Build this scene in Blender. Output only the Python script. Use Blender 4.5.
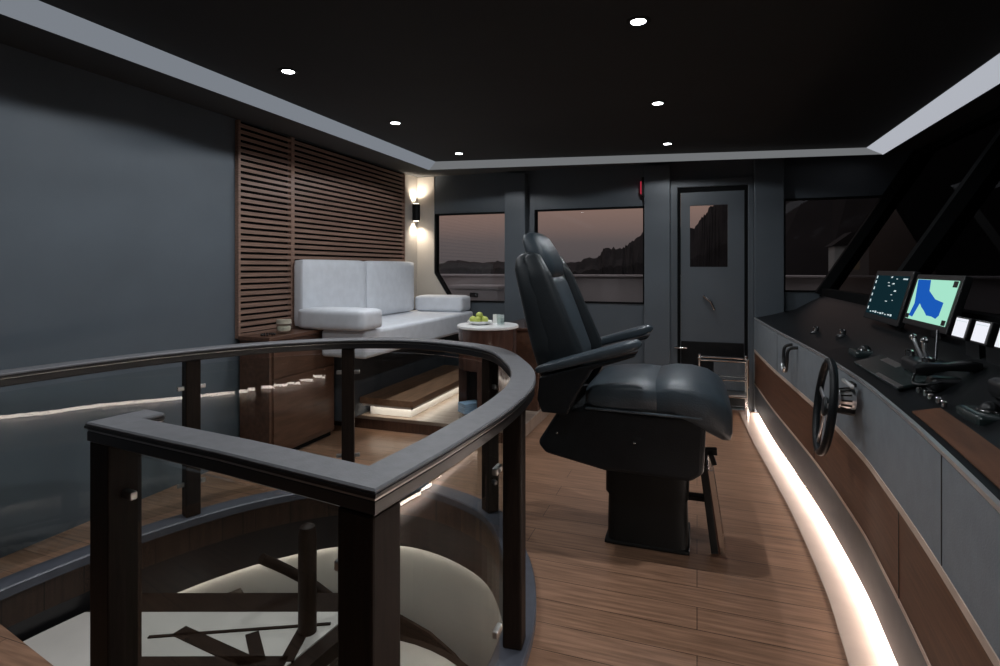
import bpy, bmesh, math, random
from mathutils import Vector, Matrix
random.seed(7)
S = bpy.context.scene
for o in list(bpy.data.objects): bpy.data.objects.remove(o)
C = S.collection
PI = math.pi

# ------------------------------------------------------------ camera
cam_d = bpy.data.cameras.new('camera'); cam = bpy.data.objects.new('camera', cam_d); C.objects.link(cam)
cam_d.sensor_width = 36; cam_d.lens = 20.16; cam_d.shift_y = -0.065; cam_d.clip_start = 0.02; cam_d.clip_end = 900
cam.location = (0, 0, 1.28); cam.rotation_euler = (PI/2, 0, math.atan(197/560))
S.camera = cam
# ------------------------------------------------------------ exposure
S.view_settings.view_transform = 'Standard'; S.view_settings.look = 'None'
S.view_settings.exposure = 0; S.view_settings.gamma = 1; S.view_settings.use_curve_mapping = False
# ------------------------------------------------------------ dusk sky
W = bpy.data.worlds.new('dusk'); S.world = W; W.use_nodes = True
nt = W.node_tree; nt.nodes.clear()
wo = nt.nodes.new('ShaderNodeOutputWorld'); bg = nt.nodes.new('ShaderNodeBackground')
tc = nt.nodes.new('ShaderNodeTexCoord'); sx = nt.nodes.new('ShaderNodeSeparateXYZ'); cr = nt.nodes.new('ShaderNodeValToRGB')
nt.links.new(tc.outputs['Generated'], sx.inputs[0]); nt.links.new(sx.outputs['Z'], cr.inputs[0])
nt.links.new(cr.outputs[0], bg.inputs[0]); nt.links.new(bg.outputs[0], wo.inputs[0])
e = cr.color_ramp.elements
e[0].position = 0.0; e[0].color = (.13, .12, .125, 1)
e[1].position = 1.0; e[1].color = (.42, .40, .42, 1)
for p, c in ((.045, (.17, .148, .148, 1)), (.07, (.27, .20, .18, 1)), (.11, (.38, .26, .215, 1)), (.22, (.26, .19, .17, 1)), (.5, (.34, .31, .32, 1))):
    k = e.new(p); k.color = c
bg.inputs[1].default_value = 1.0

# ------------------------------------------------------------ light levels
P_DOWN = 21.0       # each recessed downlight, wide spill (W)
P_BEAM = 29.0       # each recessed downlight, central beam (W)
P_SCONCE = 13.0
E_COVE = dict(left=.24, far=.17, right=.50)
E_TOE = 22.0
E_STEP = 7.0
E_WELL_FILL = 20.0

# ------------------------------------------------------------ materials
MATS = {}
def mat(name, col, rough=.5, metal=0.0, var=.0, scale=8.0, bump=0.0, bscale=200, spec=.5, coat=0.0, stretch=None):
    m = bpy.data.materials.new(name); m.use_nodes = True; n = m.node_tree.nodes; l = m.node_tree.links
    b = n['Principled BSDF']
    b.inputs['Base Color'].default_value = (*col, 1); b.inputs['Roughness'].default_value = rough
    b.inputs['Metallic'].default_value = metal; b.inputs['Specular IOR Level'].default_value = spec
    b.inputs['Coat Weight'].default_value = coat; b.inputs['Coat Roughness'].default_value = .06
    t = n.new('ShaderNodeTexCoord'); mp = n.new('ShaderNodeMapping'); l.new(t.outputs['Object'], mp.inputs[0])
    if stretch: mp.inputs['Scale'].default_value = stretch
    if var > 0:
        nz = n.new('ShaderNodeTexNoise'); nz.inputs['Scale'].default_value = scale; nz.inputs['Detail'].default_value = 6
        l.new(mp.outputs[0], nz.inputs['Vector'])
        r = n.new('ShaderNodeValToRGB'); r.color_ramp.elements[0].position = .3; r.color_ramp.elements[1].position = .7
        r.color_ramp.elements[0].color = (*[c*(1-var) for c in col], 1); r.color_ramp.elements[1].color = (*[min(1, c*(1+var)) for c in col], 1)
        l.new(nz.outputs[0], r.inputs[0]); l.new(r.outputs[0], b.inputs['Base Color'])
    if bump > 0:
        n2 = n.new('ShaderNodeTexNoise'); n2.inputs['Scale'].default_value = bscale; l.new(mp.outputs[0], n2.inputs['Vector'])
        bp = n.new('ShaderNodeBump'); bp.inputs['Strength'].default_value = bump; bp.inputs['Distance'].default_value = .004
        l.new(n2.outputs[0], bp.inputs['Height']); l.new(bp.outputs[0], b.inputs['Normal'])
    return m
def emit(name, col, s):
    m = bpy.data.materials.new(name); m.use_nodes = True; n = m.node_tree.nodes; n.clear()
    o = n.new('ShaderNodeOutputMaterial'); e = n.new('ShaderNodeEmission')
    e.inputs[0].default_value = (*col, 1); e.inputs[1].default_value = s
    m.node_tree.links.new(e.outputs[0], o.inputs[0]); return m
def glass(name, tint, ior=1.45, rough=.015):
    m = bpy.data.materials.new(name); m.use_nodes = True; n = m.node_tree.nodes; l = m.node_tree.links; n.clear()
    o = n.new('ShaderNodeOutputMaterial'); mx = n.new('ShaderNodeMixShader'); t = n.new('ShaderNodeBsdfTransparent')
    g = n.new('ShaderNodeBsdfGlossy'); f = n.new('ShaderNodeFresnel'); f.inputs[0].default_value = ior
    t.inputs[0].default_value = (*tint, 1); g.inputs['Roughness'].default_value = rough
    ge = n.new('ShaderNodeNewGeometry'); ma = n.new('ShaderNodeMath'); ma.operation = 'SUBTRACT'; ma.inputs[0].default_value = 1; l.new(ge.outputs['Backfacing'], ma.inputs[1])
    mu = n.new('ShaderNodeMath'); mu.operation = 'MULTIPLY'; l.new(f.outputs[0], mu.inputs[0]); l.new(ma.outputs[0], mu.inputs[1])
    l.new(mu.outputs[0], mx.inputs[0]); l.new(t.outputs[0], mx.inputs[1]); l.new(g.outputs[0], mx.inputs[2]); l.new(mx.outputs[0], o.inputs[0])
    return m
def planks(name, c1, c2, mortar, rough):
    m = bpy.data.materials.new(name); m.use_nodes = True; n = m.node_tree.nodes; l = m.node_tree.links
    b = n['Principled BSDF']; b.inputs['Roughness'].default_value = rough
    t = n.new('ShaderNodeTexCoord'); br = n.new('ShaderNodeTexBrick')
    br.inputs['Scale'].default_value = 1; br.inputs['Brick Width'].default_value = 1.5; br.inputs['Row Height'].default_value = .14
    br.inputs['Mortar Size'].default_value = .0015; br.inputs['Color1'].default_value = (*c1, 1); br.inputs['Color2'].default_value = (*c2, 1); br.inputs['Mortar'].default_value = (*mortar, 1)
    l.new(t.outputs['Object'], br.inputs['Vector'])
    mp = n.new('ShaderNodeMapping'); mp.inputs['Scale'].default_value = (2.5, 38, 1); l.new(t.outputs['Object'], mp.inputs[0])
    nz = n.new('ShaderNodeTexNoise'); nz.inputs['Scale'].default_value = 1.6; nz.inputs['Detail'].default_value = 7; l.new(mp.outputs[0], nz.inputs['Vector'])
    r = n.new('ShaderNodeValToRGB'); r.color_ramp.elements[0].color = (.62, .6, .58, 1); r.color_ramp.elements[1].color = (1.25, 1.22, 1.2, 1)
    r.color_ramp.elements[0].position = .3; r.color_ramp.elements[1].position = .72
    l.new(nz.outputs[0], r.inputs[0])
    mx = n.new('ShaderNodeMix'); mx.data_type = 'RGBA'; mx.blend_type = 'MULTIPLY'; mx.inputs[0].default_value = 1
    l.new(br.outputs[0], mx.inputs[6]); l.new(r.outputs[0], mx.inputs[7]); l.new(mx.outputs[2], b.inputs['Base Color'])
    return m
M = dict(
    floor=planks('walnut_floor', (.35, .20, .128), (.29, .165, .104), (.05, .03, .02), .30),
    wall=mat('blue_grey_panel', (.105, .128, .152), .55, var=.06, scale=3),
    farwall=mat('grey_lacquer', (.075, .09, .105), .45, var=.05, scale=3),
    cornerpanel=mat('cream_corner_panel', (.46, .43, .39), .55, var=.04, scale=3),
    ceiling=mat('ceiling_black', (.012, .0125, .0125), .85, var=.15, scale=2),
    soffit=mat('soffit_charcoal', (.035, .035, .035), .85, var=.1, scale=2),
    darkframe=mat('window_gasket', (.005, .0055, .006), .8, var=.2, spec=.1),
    slat=mat('slat_wood', (.26, .16, .12), .45, var=.3, scale=5, stretch=(12, 1, 40)),
    walnut=mat('walnut_veneer', (.105, .052, .033), .35, var=.3, scale=4, coat=.08, stretch=(8, 1.2, 8)),
    stepwood=mat('step_walnut', (.24, .135, .08), .4, var=.3, scale=4, stretch=(8, 1.2, 8)),
    walnutdark=mat('walnut_gloss', (.07, .034, .024), .2, var=.3, scale=5, coat=.5, stretch=(14, 14, 1)),
    railtop=mat('rail_top_sheen', (.16, .16, .17), .5, var=.1, scale=30, bump=.12),  # grey puts light reflected off the dark rail top into its colour
    raildark=mat('rail_black', (.016, .015, .016), .28, var=.2),
    post=mat('post_dark_walnut', (.014, .0085, .006), .5, var=.35, scale=5, spec=.15, stretch=(20, 20, 1.5)),
    kerb=mat('kerb_slate', (.085, .09, .11), .4, var=.12, scale=20),
    fabric=mat('grey_upholstery', (.70, .725, .77), .85, var=.05, scale=14, bump=.25, bscale=350),
    fabricdark=mat('settee_plinth', (.045, .052, .062), .6, var=.12),
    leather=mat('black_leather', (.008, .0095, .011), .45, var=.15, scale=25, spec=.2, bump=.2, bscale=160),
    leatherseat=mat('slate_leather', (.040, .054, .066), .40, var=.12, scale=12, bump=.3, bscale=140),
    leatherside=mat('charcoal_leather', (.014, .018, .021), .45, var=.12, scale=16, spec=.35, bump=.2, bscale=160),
    chairmetal=mat('black_coated_metal', (.005, .0055, .0055), .55, var=.15, spec=.2),
    chrome=mat('chrome', (.75, .75, .74), .14, metal=1, var=.05),
    steel=mat('brushed_steel', (.45, .44, .43), .35, metal=1, var=.1, scale=40),
    white=mat('white_lacquer', (.88, .88, .87), .25, var=.03),
    cream=mat('cream_stone', (.62, .58, .53), .45, var=.10, scale=3),
    creamwall=mat('cream_panel', (.50, .48, .44), .6, var=.06, scale=2),
    dais=planks('pale_dais_boards', (.34, .27, .22), (.30, .235, .19), (.12, .09, .07), .35),
    toe_glow=mat('toe_glow_tan', (.42, .33, .275), .4, var=.06, scale=8),  # paler than the floor: toe light spill put into the colour
    conleather=mat('console_leather', (.19, .215, .235), .55, var=.08, scale=18, bump=.15, bscale=200),
    conwood=mat('console_walnut', (.12, .052, .028), .5, var=.3, scale=4, spec=.25, stretch=(3, 1, 30)),
    conline=mat('pale_oak_inlay', (.58, .44, .35), .4, var=.15, scale=10),
    conkick=mat('kick_panel_slate', (.075, .088, .10), .5, var=.1, scale=14),
    dash=mat('dash_black', (.006, .007, .008), .4, var=.2, scale=14, spec=.18),
    dashpanel=mat('control_panel_green_black', (.022, .032, .032), .25, var=.2, scale=10),
    plastic=mat('black_plastic', (.01, .011, .012), .35, var=.2),
    satin=mat('satin_chrome', (.85, .86, .88), .33, metal=1, var=.05),
    trimsilver=mat('silver_edge', (.85, .85, .85), .42, metal=1, var=.05),
    hill=mat('dark_hillside', (.012, .011, .012), .95, var=.5, scale=.25),
    bulwark=mat('bulwark_paint', (.62, .60, .60), .5, var=.06, scale=2),
    deck=mat('outer_deck', (.2, .16, .12), .7, var=.1),
    water=mat('dusk_water', (.03, .035, .04), .15, var=.2, scale=.2),
    housewall=mat('house_render', (.35, .40, .40), .8, var=.1, scale=1),
    lime=mat('lime_peel', (.50, .56, .12), .4, var=.2, scale=20),
    blue=mat('blue_print', (.32, .48, .66), .5, var=.3, scale=12),
    paper=mat('cream_paper', (.60, .55, .46), .6, var=.08, scale=12),
    wax=mat('ivory_wax', (.80, .68, .54), .5, var=.12, scale=18),
    lid=mat('olive_glass_band', (.45, .42, .34), .3, var=.1),
    bead=mat('dark_bead', (.02, .018, .018), .3, var=.2),
    red=emit('red_lamp_lens', (1, .07, .13), .32),
    pane=glass('window_glass', (.78, .76, .76)),
    pane_front=glass('windscreen_glass', (.30, .30, .31), 1.03),
    clear=glass('balustrade_glass', (.93, .95, .94)),
    tumbler=glass('drinking_glass', (.92, .95, .95), 1.5),
    led_down=emit('downlight_diffuser', (.95, .97, 1), 14),
    led_l=emit('cove_diffuser_left', (.80, .88, 1), E_COVE['left']),
    led_f=emit('cove_diffuser_far', (.92, .96, 1), E_COVE['far']),
    led_r=emit('cove_diffuser_right', (.86, .90, 1), E_COVE['right']),
    led_toe=emit('toe_led', (1, .86, .78), E_TOE),
    led_step=emit('step_led', (1, .88, .76), E_STEP),
    led_well_fill=emit('well_fill_led', (1, .91, .82), E_WELL_FILL),
    scr_dark=emit('radar_screen', (.010, .040, .054), .5),
    scr_land=emit('chart_land', (.42, .86, .66), .9),
    scr_sea=emit('chart_sea', (.012, .11, .52), .9),
    scr_white=emit('screen_white', (.86, .88, .95), 1.0),
    scr_tick=emit('readout_white', (.75, .88, .92), .8),
    houselit=emit('lit_house_window', (1, .75, .4), .10),
    sconce_lens=emit('sconce_lens', (1, .88, .72), 6),
)

# ------------------------------------------------------------ helpers
def link(name, bm, m, parent=None, smooth=False, bevel=0, seg=2, angle=40):
    bmesh.ops.recalc_face_normals(bm, faces=bm.faces)
    me = bpy.data.meshes.new(name); bm.to_mesh(me); bm.free()
    me.materials.append(M[m] if isinstance(m, str) else m)
    o = bpy.data.objects.new(name, me); C.objects.link(o)
    if parent: o.parent = parent; o.matrix_parent_inverse = Matrix.Translation(-parent.location) if not parent.rotation_euler.z else parent.matrix_basis.inverted()
    if smooth:
        for p in me.polygons: p.use_smooth = True
        me.set_sharp_from_angle(angle=math.radians(angle))
    if bevel:
        b = o.modifiers.new('bevel', 'BEVEL'); b.width = bevel; b.segments = seg; b.limit_method = 'ANGLE'; b.angle_limit = math.radians(35)
    return o
def thing(name, label, cat, loc=(0, 0, 0), group=None):
    o = bpy.data.objects.new(name, None); C.objects.link(o); o.location = loc; o.empty_display_size = .1
    o['label'] = label; o['category'] = cat
    if group: o['group'] = group
    return o
def tag(o, label, cat, group=None):
    o['label'] = label; o['category'] = cat
    if group: o['group'] = group
    return o
def struct(o):
    o['kind'] = 'structure'; return o
def dup(root, loc, label=None):
    r = root.copy(); C.objects.link(r); r.location = loc
    if label: r['label'] = label
    for ch in list(root.children):
        c = ch.copy(); C.objects.link(c); c.parent = r
        for g in ch.children:
            d = g.copy(); C.objects.link(d); d.parent = c
    return r
def B(): return bmesh.new()
def box(bm, x0, x1, y0, y1, z0, z1):
    v = [bm.verts.new(p) for p in ((x0,y0,z0),(x1,y0,z0),(x1,y1,z0),(x0,y1,z0),(x0,y0,z1),(x1,y0,z1),(x1,y1,z1),(x0,y1,z1))]
    for f in ((0,3,2,1),(4,5,6,7),(0,1,5,4),(1,2,6,5),(2,3,7,6),(3,0,4,7)): bm.faces.new([v[i] for i in f])
    return bm
def bx(*a): return box(B(), *a)
def bar(bm, a, b, w, h, up=(0, 0, 1)):
    a, b = Vector(a), Vector(b); d = (b-a).normalized(); s = d.cross(Vector(up))
    if s.length < 1e-4: s = d.cross(Vector((1, 0, 0)))
    s.normalize(); u = s.cross(d).normalized()
    q = [(-1,-1),(1,-1),(1,1),(-1,1)]
    v = [bm.verts.new(a + s*w/2*i + u*h/2*j) for i, j in q] + [bm.verts.new(b + s*w/2*i + u*h/2*j) for i, j in q]
    for f in ((0,1,2,3),(7,6,5,4),(0,4,5,1),(1,5,6,2),(2,6,7,3),(3,7,4,0)): bm.faces.new([v[i] for i in f])
    return bm
def rings(bm, rs, closed=False, cap=True):
    V = [[bm.verts.new(p) for p in r] for r in rs]; n = len(V[0]); k = len(V)
    for i in range(k if closed else k-1):
        a, b = V[i], V[(i+1) % k]
        for j in range(n): bm.faces.new((a[j], a[(j+1) % n], b[(j+1) % n], b[j]))
    if cap and not closed: bm.faces.new(V[0][::-1]); bm.faces.new(V[-1])
    return bm
def tube(bm, pts, r, n=12, closed=False):
    pts = [Vector(p) for p in pts]; rs = []; N = len(pts); pu = None
    for i, p in enumerate(pts):
        if closed: d = pts[(i+1) % N]-pts[i-1]
        else: d = pts[min(i+1, N-1)]-pts[max(i-1, 0)]
        d.normalize()
        u = pu - d*pu.dot(d) if pu else d.orthogonal()
        if u.length < 1e-5: u = d.orthogonal()
        u.normalize(); pu = u; v = d.cross(u)
        rr = r[i] if isinstance(r, (list, tuple)) else r
        rs.append([p + (u*math.cos(2*PI*k/n) + v*math.sin(2*PI*k/n))*rr for k in range(n)])
    return rings(bm, rs, closed)
def lathe(bm, prof, cx, cy, n=40):
    rs = [[(cx + r*math.cos(2*PI*k/n), cy + r*math.sin(2*PI*k/n), z) for k in range(n)] for r, z in prof]
    return rings(bm, rs)
def prism(bm, pts, d):     # planar polygon pts (3-D) swept by vector d
    d = Vector(d); a = [bm.verts.new(p) for p in pts]; b = [bm.verts.new(Vector(p)+d) for p in pts]; n = len(a)
    bm.faces.new(a); bm.faces.new(b[::-1])
    for i in range(n): bm.faces.new((a[i], a[(i+1) % n], b[(i+1) % n], b[i]))
    return bm
def holed(bm, outer, holes, f3, d):   # polygon with holes (2-D), mapped by f3 to 3-D, thickness d
    loops = [outer]+holes; es = []; allv = []
    for L in loops:
        v = [bm.verts.new(f3(*p)) for p in L]; allv.append(v)
        for i in range(len(v)): es.append(bm.edges.new((v[i], v[(i+1) % len(v)])))
    r = bmesh.ops.triangle_fill(bm, use_beauty=True, use_dissolve=False, edges=es)
    fs = [g for g in r['geom'] if isinstance(g, bmesh.types.BMFace)]
    ex = bmesh.ops.extrude_face_region(bm, geom=fs)
    bmesh.ops.translate(bm, verts=[g for g in ex['geom'] if isinstance(g, bmesh.types.BMVert)], vec=d)
    return bm
def cushion(bm, x0, x1, y0, y1, z0, z1, p=7, puff=0.0, cuts=9):
    t = B(); bmesh.ops.create_cube(t, size=2); bmesh.ops.subdivide_edges(t, edges=t.edges[:], cuts=cuts, use_grid_fill=True)
    c = Vector(((x0+x1)/2, (y0+y1)/2, (z0+z1)/2)); h = Vector(((x1-x0)/2, (y1-y0)/2, (z1-z0)/2)); mh = min(h)
    mp = {}
    for v in t.verts:
        q = v.co; out = []
        # rounded box: radius rr everywhere
        rr = mh*(2.2/p)
        for i in range(3):
            out.append(q[i]*h[i])
        core = Vector([max(-(h[i]-rr), min(h[i]-rr, out[i])) for i in range(3)])
        dv = Vector(out)-core
        # corner rounding
        if dv.length > 1e-9:
            dv = dv.normalized()*rr
        pt = core+dv
        if puff:
            for i in range(3):
                j, k = (i+1) % 3, (i+2) % 3
                pt[i] += puff*q[i]*(1-q[j]**2)*(1-q[k]**2)*(1 if h[i] == mh else .35)
        mp[v] = bm.verts.new(c+pt)
    for f in t.faces: bm.faces.new([mp[v] for v in f.verts])
    t.free(); return bm
def sring(c, ux, uy, a, b, p=4, n=36):
    c, ux, uy = Vector(c), Vector(ux).normalized(), Vector(uy).normalized(); o = []
    for k in range(n):
        t = 2*PI*k/n; cs, sn = math.cos(t), math.sin(t)
        o.append(c + ux*a*math.copysign(abs(cs)**(2/p), cs) + uy*b*math.copysign(abs(sn)**(2/p), sn))
    return o
def loft(bm, secs, n=36):  # secs: (center, ux, uy, a, b, p); rounded ends
    rs = []
    def sh(s, k): return sring(s[0], s[1], s[2], s[3]*k, s[4]*k, s[5], n)
    for i, s in enumerate(secs): rs.append(sring(*s, n))
    return rings(bm, rs)
def catmull(pts, m=8, closed=False):
    pts = [Vector(p) for p in pts]; n = len(pts); o = []
    for i in range(n if closed else n-1):
        p1, p2 = pts[i], pts[(i+1) % n]
        p0 = pts[i-1] if closed or i else p1*2-p2
        p3 = pts[(i+2) % n] if closed or i < n-2 else p2*2-p1
        for k in range(m):
            t = k/m
            o.append(.5*((2*p1)+(p2-p0)*t+(2*p0-5*p1+4*p2-p3)*t*t+(3*p1-p0-3*p2+p3)*t**3))
    if not closed: o.append(pts[-1])
    return o
def sweep(bm, path, prof, closed=False):   # path of 2-D/3-D points; prof = [(side, z)] relative; mitred
    P = [Vector((p[0], p[1], p[2] if len(p) > 2 else 0)) for p in path]; N = len(P); rs = []
    for i, p in enumerate(P):
        if closed: a, b = P[i]-P[i-1], P[(i+1) % N]-P[i]
        else: a, b = (P[i]-P[i-1]) if i else (P[1]-P[0]), (P[i+1]-P[i]) if i < N-1 else (P[-1]-P[-2])
        a.z = b.z = 0; a.normalize(); b.normalize()
        na, nb = Vector((a.y, -a.x, 0)), Vector((b.y, -b.x, 0)); s = (na+nb)
        s = s/ max(s.length_squared/2, .3)
        rs.append([p + s*w + Vector((0, 0, z)) for w, z in prof])
    return rings(bm, rs, closed)
def offset(path, d, closed=True):
    t = B(); P = [Vector((p[0], p[1], 0)) for p in path]; N = len(P); o = []
    for i in range(N):
        a, b = P[i]-P[i-1], P[(i+1) % N]-P[i]; a.normalize(); b.normalize()
        s = Vector((a.y+b.y, -a.x-b.x, 0)); s = s/max(s.length_squared/2, .3)
        q = P[i]+s*d; o.append((q.x, q.y))
    t.free(); return o

# ============================================================ stairwell path
# rail centre line, from the left opening clockwise round the well to the corner post and the near end
RAIL = catmull([(-2.60, .95), (-2.595, 1.25), (-2.555, 1.60), (-2.45, 2.02), (-2.235, 2.44), (-1.90, 2.76), (-1.47, 2.87),
                (-1.00, 2.69), (-.73, 2.30), (-.60, 1.95), (-.562, 1.62), (-.572, 1.25), (-.60, .95)], 7)
RAIL = RAIL[:-4]+RAIL[-1:]
CORNER = RAIL[-1]; END = Vector((-1.455, 1.075, 0))
WELL = [tuple(p)[:2] for p in RAIL if p.y > 1.27 or p.x > -2] + [(END.x, END.y)]
WELL_IN = offset(WELL, .05)    # path runs clockwise, right-hand side is inwards

# ============================================================ shell
struct(link('floor', holed(B(), [(-2.95, -2.0), (1.2, -2.0), (1.2, 5.55), (-2.95, 5.55)], [WELL_IN], lambda x, y: (x, y, 0), (0, 0, -.12)), 'floor'))
struct(link('wall_left', bx(-3.0, -2.9, -2.0, 5.6, -.12, 2.42), 'wall'))
struct(link('wall_back', bx(-3.0, 1.9, -2.1, -2.0, -.12, 2.42), 'wall'))
# far wall with the openings of three windows and the door
YW = 5.5
w1 = [(-2.68, 1.865), (-1.86, 1.865), (-1.86, .92), (-2.48, .92), (-2.68, 1.226)]
w2 = [(-1.56, 1.872), (-.47, 1.872), (-.47, .935), (-1.56, .935)]
w3 = [(.72, 1.89), (1.555, 1.89), (1.045, 1.07), (.72, 1.07)]
dr = [(-.175, 2.03), (.435, 2.03), (.435, .012), (-.175, .012)]
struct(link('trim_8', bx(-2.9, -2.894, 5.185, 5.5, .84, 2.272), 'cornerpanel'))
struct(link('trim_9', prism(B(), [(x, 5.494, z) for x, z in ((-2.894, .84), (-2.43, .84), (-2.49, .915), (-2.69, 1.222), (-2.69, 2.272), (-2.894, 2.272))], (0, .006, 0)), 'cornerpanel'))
struct(link('wall_far', holed(B(), [(-2.95, 0), (1.03, 0), (1.03, 1.0), (1.83, 2.31), (-2.95, 2.31)], [w1, w2, w3, dr], lambda x, z: (x, YW, z), (0, .10, 0)), 'farwall'))
# pilasters between the openings
for i, (a, b) in enumerate(((-1.855, -1.635), (-.468, -.235), (.478, .715))):
    struct(link('trim_%d' % (i+1), bx(a, b, YW-.09, YW+.002, 0, 2.24), 'farwall', bevel=.006))
# windows: gasket frame + pane
for i, w in enumerate((w1, w2, w3)):
    bm = B(); n = len(w); cx = sum(p[0] for p in w)/n; cz = sum(p[1] for p in w)/n
    inn = [(cx+(p[0]-cx)*(1-.016/max(.3, abs(p[0]-cx)+.0)), cz+(p[1]-cz)*(1-.014/max(.2, abs(p[1]-cz)))) for p in w]
    holed(bm, w, [inn], lambda x, z: (x, YW-.012, z), (0, .08, 0))
    root = struct(link('window_%d' % (i+1), bm, 'darkframe'))
    link('pane', prism(B(), [(x, YW+.02, z) for x, z in inn], (0, .012, 0)), 'pane', root)
# ceiling with its dropped soffit; cove edges
cb = [(-2.34, -2.0), (-2.335, 4.66), (1.42, 5.30), (1.42, -2.0)]
ct = [(-2.272, -2.0), (-2.268, 4.66), (1.30, 5.28), (1.30, -2.0)]
zb = [2.186, 2.186, 2.2, 2.2]
struct(link('ceiling', prism(B(), [(x, y, 2.26) for x, y in ((-2.4, -2.05), (-2.4, 4.8), (1.5, 5.45), (1.5, -2.05))], (0, 0, .06)), 'ceiling'))
ow = [(-2.9, -2.0), (-2.9, 5.5), (1.83, 5.5), (1.83, -2.0)]; zo = [2.27, 2.275, 2.275, 2.27]
bm = B()
a = [bm.verts.new((*cb[i], zb[i])) for i in range(4)]; b = [bm.verts.new((*ow[i], zo[i])) for i in range(4)]; t = [bm.verts.new((*cb[i], 2.26)) for i in range(4)]
c4 = [bm.verts.new((*ow[i], 2.40)) for i in range(4)]; d4 = [bm.verts.new((*cb[i], 2.40)) for i in range(4)]
for i in range(3):
    bm.faces.new((a[i], a[i+1], b[i+1], b[i])); bm.faces.new((a[i], t[i], t[i+1], a[i+1]))
    bm.faces.new((c4[i], c4[i+1], b[i+1], b[i])); bm.faces.new((c4[i], d4[i], d4[i+1], c4[i+1])); bm.faces.new((d4[i], t[i], t[i+1], d4[i+1]))
struct(link('trim_4', bm, 'soffit'))
for i, (nm, m, lb) in enumerate((('left', 'led_l', 'long pale cove light strip along the ceiling edge above the blue-grey wall'),
                                ('far', 'led_f', 'thin cove light strip along the ceiling edge above the windows and door'),
                                ('right', 'led_r', 'brightest cove light strip along the ceiling edge above the helm console'))):
    q = [(*cb[i], zb[i]), (*cb[i+1], zb[i+1]), (*ct[i+1], 2.2585), (*ct[i], 2.2585)]
    nrm = (Vector(q[1])-Vector(q[0])).cross(Vector(q[3])-Vector(q[0])).normalized()
    ctr = Vector((-.4, 2.5, 1.2)); nrm = -nrm if nrm.dot(ctr-Vector(q[0])) < 0 else nrm
    q = [Vector(p)+nrm*.004 for p in q]
    tag(link('cove_light', prism(B(), q, -nrm*.003), m), lb, 'light strip', 'cove light strips round the ceiling')
# windscreen side: low wall, slanted frame bars and four panes
def ws(y, z): return (1.04+(z-1.07)*.61, y, z)
struct(link('wall_right', bx(1.03, 1.12, -2.0, 5.5, 0, 1.06), 'dash'))
mull = [5.46, 3.75, 2.05, .35, -1.9]
bm = B()
for y in mull: bar(bm, ws(y, 1.04), ws(y, 2.30), .13, .07, (0, 1, 0))
bar(bm, ws(-2, 1.07), ws(5.5, 1.07), .07, .07); bar(bm, ws(-2, 2.25), ws(5.5, 2.25), .09, .08)
struct(link('trim_5', bm, 'darkframe'))
for i in range(4):
    y0, y1 = mull[i+1]+.05, mull[i]-.05
    p = [ws(y0, 1.09), ws(y1, 1.09), ws(y1, 2.23), ws(y0, 2.23)]
    struct(link('window_%d' % (i+4), prism(B(), p, (.012, 0, 0)), 'pane_front'))
# door
door = struct(link('door_1', holed(B(), [(-.235, 2.10), (.478, 2.10), (.478, 0), (-.235, 0)], [[(-.172, 2.028), (.432, 2.028), (.432, .012), (-.172, .012)]], lambda x, z: (x, YW-.03, z), (0, .06, 0)), 'farwall', bevel=.004))
link('door_gasket', holed(B(), [(-.172, 2.028), (.432, 2.028), (.432, .012), (-.172, .012)], [[(-.145, 1.985), (.405, 1.985), (.405, .02), (-.145, .02)]], lambda x, z: (x, YW-.01, z), (0, .05, 0)), 'darkframe', door)
leaf = link('door_leaf', holed(B(), [(-.143, 1.983), (.403, 1.983), (.403, .022), (-.143, .022)], [[(-.062, 1.86), (.265, 1.86), (.265, 1.29), (-.062, 1.29)]], lambda x, z: (x, YW+.0, z), (0, .045, 0)), 'farwall', door)
link('door_pane', bx(-.064, .267, YW+.02, YW+.03, 1.285, 1.865), 'pane', door)
link('door_lower_panel', bx(-.14, .40, YW-.006, YW+.0, .03, .60), 'dash', door, bevel=.003)
bm = B(); tube(bm, [(.06, YW-.002, 1.02), (.06, YW-.06, 1.02)], .012); tube(bm, [(.055, YW-.06, 1.03), (.12, YW-.065, .97), (.15, YW-.06, .90)], .012); lathe(bm, [(.0, 0), (.0, 0)], 0, 0) if False else None
o = link('door_handle', bm, 'chrome', door, smooth=True); o['label'] = 'chrome lever handle'
# raised settee platform
struct(link('floor_platform', bx(-2.9, -1.22, 3.87, 5.5, 0.0, .10), 'dais', bevel=.004))
struct(link('baseboard_platform', bx(-2.9, -1.215, 3.862, 3.872, 0.0, .075), 'walnutdark'))
# pale border painting the toe light's pool on the floor; the console curve
TOP = catmull([(.30, -.4, 0), (.40, .3, 0), (.475, .85, 0), (.525, 1.33, 0), (.563, 1.77, 0), (.588, 2.2, 0), (.60, 2.55, 0), (.588, 3.2, 0), (.56, 3.7, 0), (.51, 4.5, 0), (.475, 5.40, 0)], 6)
def con(off, z): return [(p.x+off, p.y, z) for p in TOP]
bm = B(); sweep(bm, con(.06, .0), [(-.18, -.002), (-.03, -.002), (-.03, .004), (-.18, .004)])
struct(link('floor_glow_band', bm, 'toe_glow'))

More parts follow.
